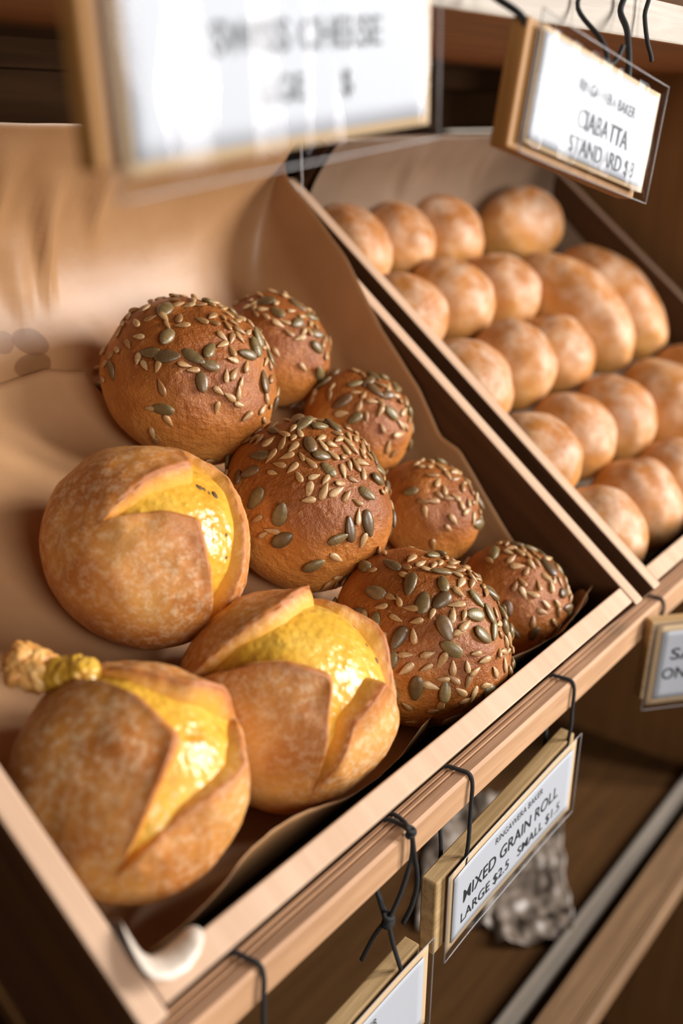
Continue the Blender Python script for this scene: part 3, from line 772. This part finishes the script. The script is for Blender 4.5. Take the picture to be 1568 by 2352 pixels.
sign(Z(-0.166, -0.005, 0.3466), (-1.2, 12.8, -4.8), 0.1405, 0.0645,
     [('RINGAWERA BAKER', 0.565, 0.665, 0.44, 0.085, -0.008), ('CIABATTA', 0.57, 0.43, 0.40, 0.150, 0.003), ('STANDARD $8', 0.60, 0.215, 0.52, 0.150, 0.003)],
     'tilted price sign reading STANDARD $8 hanging from the upper board', (-0.073, 0.066, -0.031, 0.0285, 0.0105), SIGNO, margin=0.005, kr=0.0025, film=SLEEVE_S)
sign(Z(-0.403, 0.004, 0.381), (0.5, -5.0, 2.5), 0.190, 0.105,
     [('SWISS CHEESE', 0.52, 0.415, 0.52, 0.100, 0.010), ('LGE     $', 0.53, 0.245, 0.29, 0.100, 0.010)],
     'large blurred white price sign nearest the camera at the top left', (-0.0965, 0.090, -0.044, 0.050, 0.009), SIGNO, curl=0.003, margin=0.006, kr=0.004)
sign(Z(-0.3575, 0.005, -0.1700), (1.0, -2.5, 0.0), 0.180, 0.0745,
     [('RINGAWERA BAKER', 0.50, 0.755, 0.36, 0.075, -0.008)],
     'mostly blank white price sign with knotted cord at the bottom edge', (-0.092, 0.0835, -0.0285, 0.0335, 0.0115), SIGNW)
sign(Z(0.123, -0.058, -0.0810), (2, 0, -40), 0.180, 0.083,
     [('RINGAWERA BAKER', 0.44, 0.795, 0.50, 0.070, 0.0), ('SA', 0.175, 0.625, 0.13, 0.135, 0.010), ('ONE', 0.165, 0.40, 0.17, 0.135, 0.010)],
     'angled price sign under the far bin, cut by the right edge', (-0.090, 0.080, -0.034, 0.040, 0.0115), SIGNW)

# ------------------------------------------------------------------ cords
CR = 0.0014
def cord(label, strands, knots=(), r=CR):
    o = empty('hanging_cord', Z(*strands[0][0])); tag(o, label, 'cord', 'black cords holding the signs')
    off = o.location
    def sub(name, ss):
        bm = bmesh.new()
        for s in ss: tube_bm(bm, [Z(*p) - off for p in s], r, 8, 6)
        bmesh.ops.recalc_face_normals(bm, faces=bm.faces)
        return mobj(name, from_bm(name, bm), o, [CORD], smooth=True)
    for s in strands: sub('strand', [s])
    for (x, y, z, kr_) in knots:      # overhand knot: a small wound coil
        pts = []
        for t in range(15):
            q = t * 0.9; pts.append((x + kr_ * math.cos(q), y + kr_ * 0.8 * math.sin(q), z + kr_ * 0.9 * math.sin(q * 0.5 + 0.4)))
        sub('knot', [pts])
    return o
def rail_loop(x, zsign, ysf, ysb, xs=None, zb=None):
    """from the sign's front hole up over the rail and down behind it"""
    xs = x - 0.006 if xs is None else xs
    return [(xs, ysf, zsign), (xs + 0.002, ysf - 0.001, zsign + 0.02), (x - 0.001, 0.0072, -0.062), (x, 0.0078, -0.046), (x, 0.0105, -0.0392), (x - 0.001, 0.017, -0.0384), (x - 0.002, 0.025, -0.0386), (x - 0.003, 0.0288, -0.0410),
            (x - 0.003, 0.0292, -0.046), (x - 0.004, 0.0294, -0.060), (x - 0.005, 0.028, -0.072), (xs - 0.001, ysb, zsign + 0.012), (xs - 0.001, ysb, zsign - 0.004)]
cord('black cord loop at the left of the mixed grain sign', [rail_loop(-0.2220, -0.1075, 0.0065, 0.0235)])
cord('black cord loop at the right of the mixed grain sign', [rail_loop(-0.0760, -0.0930, 0.0065, 0.0235)])
cord('black cord loop over the rail at the bottom left', [rail_loop(-0.4205, -0.1520, 0.0065, 0.0235)])
cord('blurred black cord loop below the far bin', [rail_loop(0.1000, -0.066, -0.016, 0.002, 0.083)])
kx = -0.2935
cord('knotted black cord with loose ends beside the mixed grain sign',
     [[(kx, 0.0085, -0.0372), (kx + 0.003, 0.016, -0.0382), (kx + 0.002, 0.025, -0.0386), (kx, 0.0292, -0.046), (kx - 0.008, 0.0285, -0.066), (-0.3095, 0.012, -0.0905)],
      [(kx, 0.0085, -0.0362), (kx + 0.006, 0.016, -0.0380), (kx + 0.008, 0.025, -0.0386), (kx + 0.008, 0.0292, -0.046), (-0.300, 0.0270, -0.0720), (-0.3095, 0.010, -0.0905)],
      [(kx, 0.0060, -0.0390), (kx + 0.001, 0.0045, -0.052), (kx + 0.0035, 0.0030, -0.072), (kx + 0.001, 0.004, -0.088), (kx - 0.0035, 0.007, -0.1010)],
      [(kx, 0.0060, -0.0390), (kx + 0.0005, 0.0060, -0.055), (kx - 0.007, 0.007, -0.075), (-0.3095, 0.009, -0.0905)],
      [(-0.3095, 0.010, -0.0905), (-0.305, 0.008, -0.112), (-0.2995, 0.0055, -0.1330)],
      [(-0.3095, 0.010, -0.0905), (-0.312, 0.017, -0.105), (-0.3150, 0.0235, -0.125)]],
     [(kx, 0.0070, -0.0375, 0.0024), (-0.3095, 0.0095, -0.0900, 0.0030), (-0.3090, 0.0095, -0.0925, 0.0028)])
cord('short black cord at the upper left corner of the tilted sign', [[(-0.229, 0.010, 0.370), (-0.230, 0.0065, 0.388), (-0.233, 0.026, 0.402), (-0.234, 0.029, 0.4185), (-0.236, 0.06, 0.4185)]], r=0.0018)
cord('black cord pair above the right end of the tilted sign',
     [[(-0.1310, 0.0115, 0.352), (-0.1290, 0.0080, 0.373), (-0.1300, 0.012, 0.385), (-0.1235, 0.031, 0.402), (-0.122, 0.031, 0.4190), (-0.122, 0.06, 0.4190)],
      [(-0.1290, 0.006, 0.372), (-0.1245, 0.004, 0.377), (-0.1215, 0.003, 0.3830)]], r=0.0014)
cord('thick black cord at the far right corner of the tilted sign', [[(-0.1020, 0.0115, 0.345), (-0.0960, 0.009, 0.367), (-0.0780, 0.020, 0.392), (-0.066, 0.031, 0.405), (-0.0640, 0.031, 0.4190), (-0.064, 0.06, 0.4190)]], r=0.0019)
cord('loose black cord end hanging at the top right', [[(-0.030, 0.06, 0.4195), (-0.030, 0.031, 0.4190), (-0.031, 0.030, 0.405), (-0.030, 0.027, 0.391), (-0.024, 0.026, 0.383), (-0.0215, 0.026, 0.3795)]], r=0.0014)
cord('black cord holding the left end of the large blurred sign', [[(-0.475, 0.012, 0.425), (-0.475, 0.012, 0.445), (-0.476, 0.033, 0.452), (-0.476, 0.06, 0.4190)]])
cord('black cord holding the right end of the large blurred sign', [[(-0.310, 0.020, 0.425), (-0.310, 0.020, 0.440), (-0.309, 0.036, 0.450), (-0.309, 0.06, 0.4190)]])
bl = tube('nylon_thread', [[Z(-0.003, 0.352, 0.3925), Z(-0.003, 0.3436, 0.3176), Z(-0.003, 0.3509, 0.2982), Z(-0.003, 0.338, 0.289), Z(-0.003, 0.3262, 0.2819), Z(-0.003, 0.3263, 0.3148), Z(-0.003, 0.328, 0.3925)]], 0.0005, NYLON, sides=6)
tag(bl, 'thin clear nylon thread looped down to the corner of the near bin', 'thread')

# ------------------------------------------------------------------ paper on the lower shelf and curled corners of the liner
def crumpled(name, label, cx, cy, z, sx, sy, m, seed, amp):
    bm = bmesh.new(); n = 60; rows = []
    for j in range(n + 1):
        row = []
        for i in range(n + 1):
            x = (i / n - 0.5) * sx; y = (j / n - 0.5) * sy
            ex = 1 + 0.25 * noise.noise(Vector((math.atan2(y, x) * 1.5, seed, 0)))
            h = abs(fb((x * 10, y * 10, seed))) + 0.5 * abs(fb((x * 26, y * 26, seed + 4)))
            row.append(bm.verts.new((x * ex, y * ex, amp * h)))
        rows.append(row)
    for j in range(n):
        for i in range(n): bm.faces.new((rows[j][i], rows[j][i + 1], rows[j + 1][i + 1], rows[j + 1][i]))
    o = mobj(name, from_bm(name, bm), None, [m], Z(cx, cy, z), (0, 0, 0.5), smooth=True)
    o.modifiers.new('thickness', 'SOLIDIFY').thickness = 0.0003
    tag(o, label, 'paper')
crumpled('crumpled_paper', 'crumpled grey paper lying on the shadowed lower shelf', 0.245, 0.215, -0.5215, 0.25, 0.17, TISSUE, 4, 0.028)

def flap(name, label, pts_rows, m, lev=2):
    """a folded corner of liner paper: grid of bin-frame points"""
    bm = bmesh.new(); rows = [[bm.verts.new(p) for p in r] for r in pts_rows]
    for r0, r1 in zip(rows, rows[1:]):
        for i in range(len(r0) - 1): bm.faces.new((r0[i], r0[i + 1], r1[i + 1], r1[i]))
    o = mobj(name, from_bm(name, bm), None, [m], O, (TILT, 0, 0), smooth=True)
    ss = o.modifiers.new('soft', 'SUBSURF'); ss.levels = ss.render_levels = lev
    o.modifiers.new('thickness', 'SOLIDIFY').thickness = 0.00025
    tag(o, label, 'paper')
flap('paper_fold', 'curled paper corner standing up in the right front corner of the near bin',
     [[(-0.045, 0.022, -0.060), (-0.030, 0.019, -0.050), (-0.012, 0.020, -0.052), (-0.005, 0.030, -0.055)],
      [(-0.040, 0.020, -0.045), (-0.026, 0.018, -0.034), (-0.012, 0.020, -0.034), (-0.005, 0.032, -0.040)],
      [(-0.036, 0.019, -0.038), (-0.022, 0.020, -0.022), (-0.012, 0.024, -0.018), (-0.0045, 0.034, -0.022)]], PAPER)
FOLDP = paper_mat('lit_paper_fold', (0.66, 0.57, 0.48), (0.74, 0.65, 0.56))  # whitened kraft: the light caught by the fold is put into its colour
flap('paper_fold', 'pale folded paper corner turned out over the left front corner of the near bin',
     [[(-0.4865, 0.046, -0.040), (-0.4865, 0.032, -0.040), (-0.484, 0.021, -0.042), (-0.466, 0.0165, -0.042), (-0.450, 0.0165, -0.040)],
      [(-0.4830, 0.042, -0.004), (-0.4820, 0.031, -0.010), (-0.479, 0.0205, -0.013), (-0.470, 0.0200, -0.009), (-0.4610, 0.0200, -0.002)],
      [(-0.4880, 0.037, 0.0035), (-0.4890, 0.024, 0.0050), (-0.487, 0.0150, 0.0040), (-0.472, 0.0120, 0.0045), (-0.4595, 0.0165, 0.0040)],
      [(-0.4900, 0.035, 0.0050), (-0.4950, 0.021, 0.0095), (-0.4965, 0.0095, 0.0110), (-0.478, 0.0025, 0.0090), (-0.4590, 0.0110, 0.0050)]], FOLDP, 1)
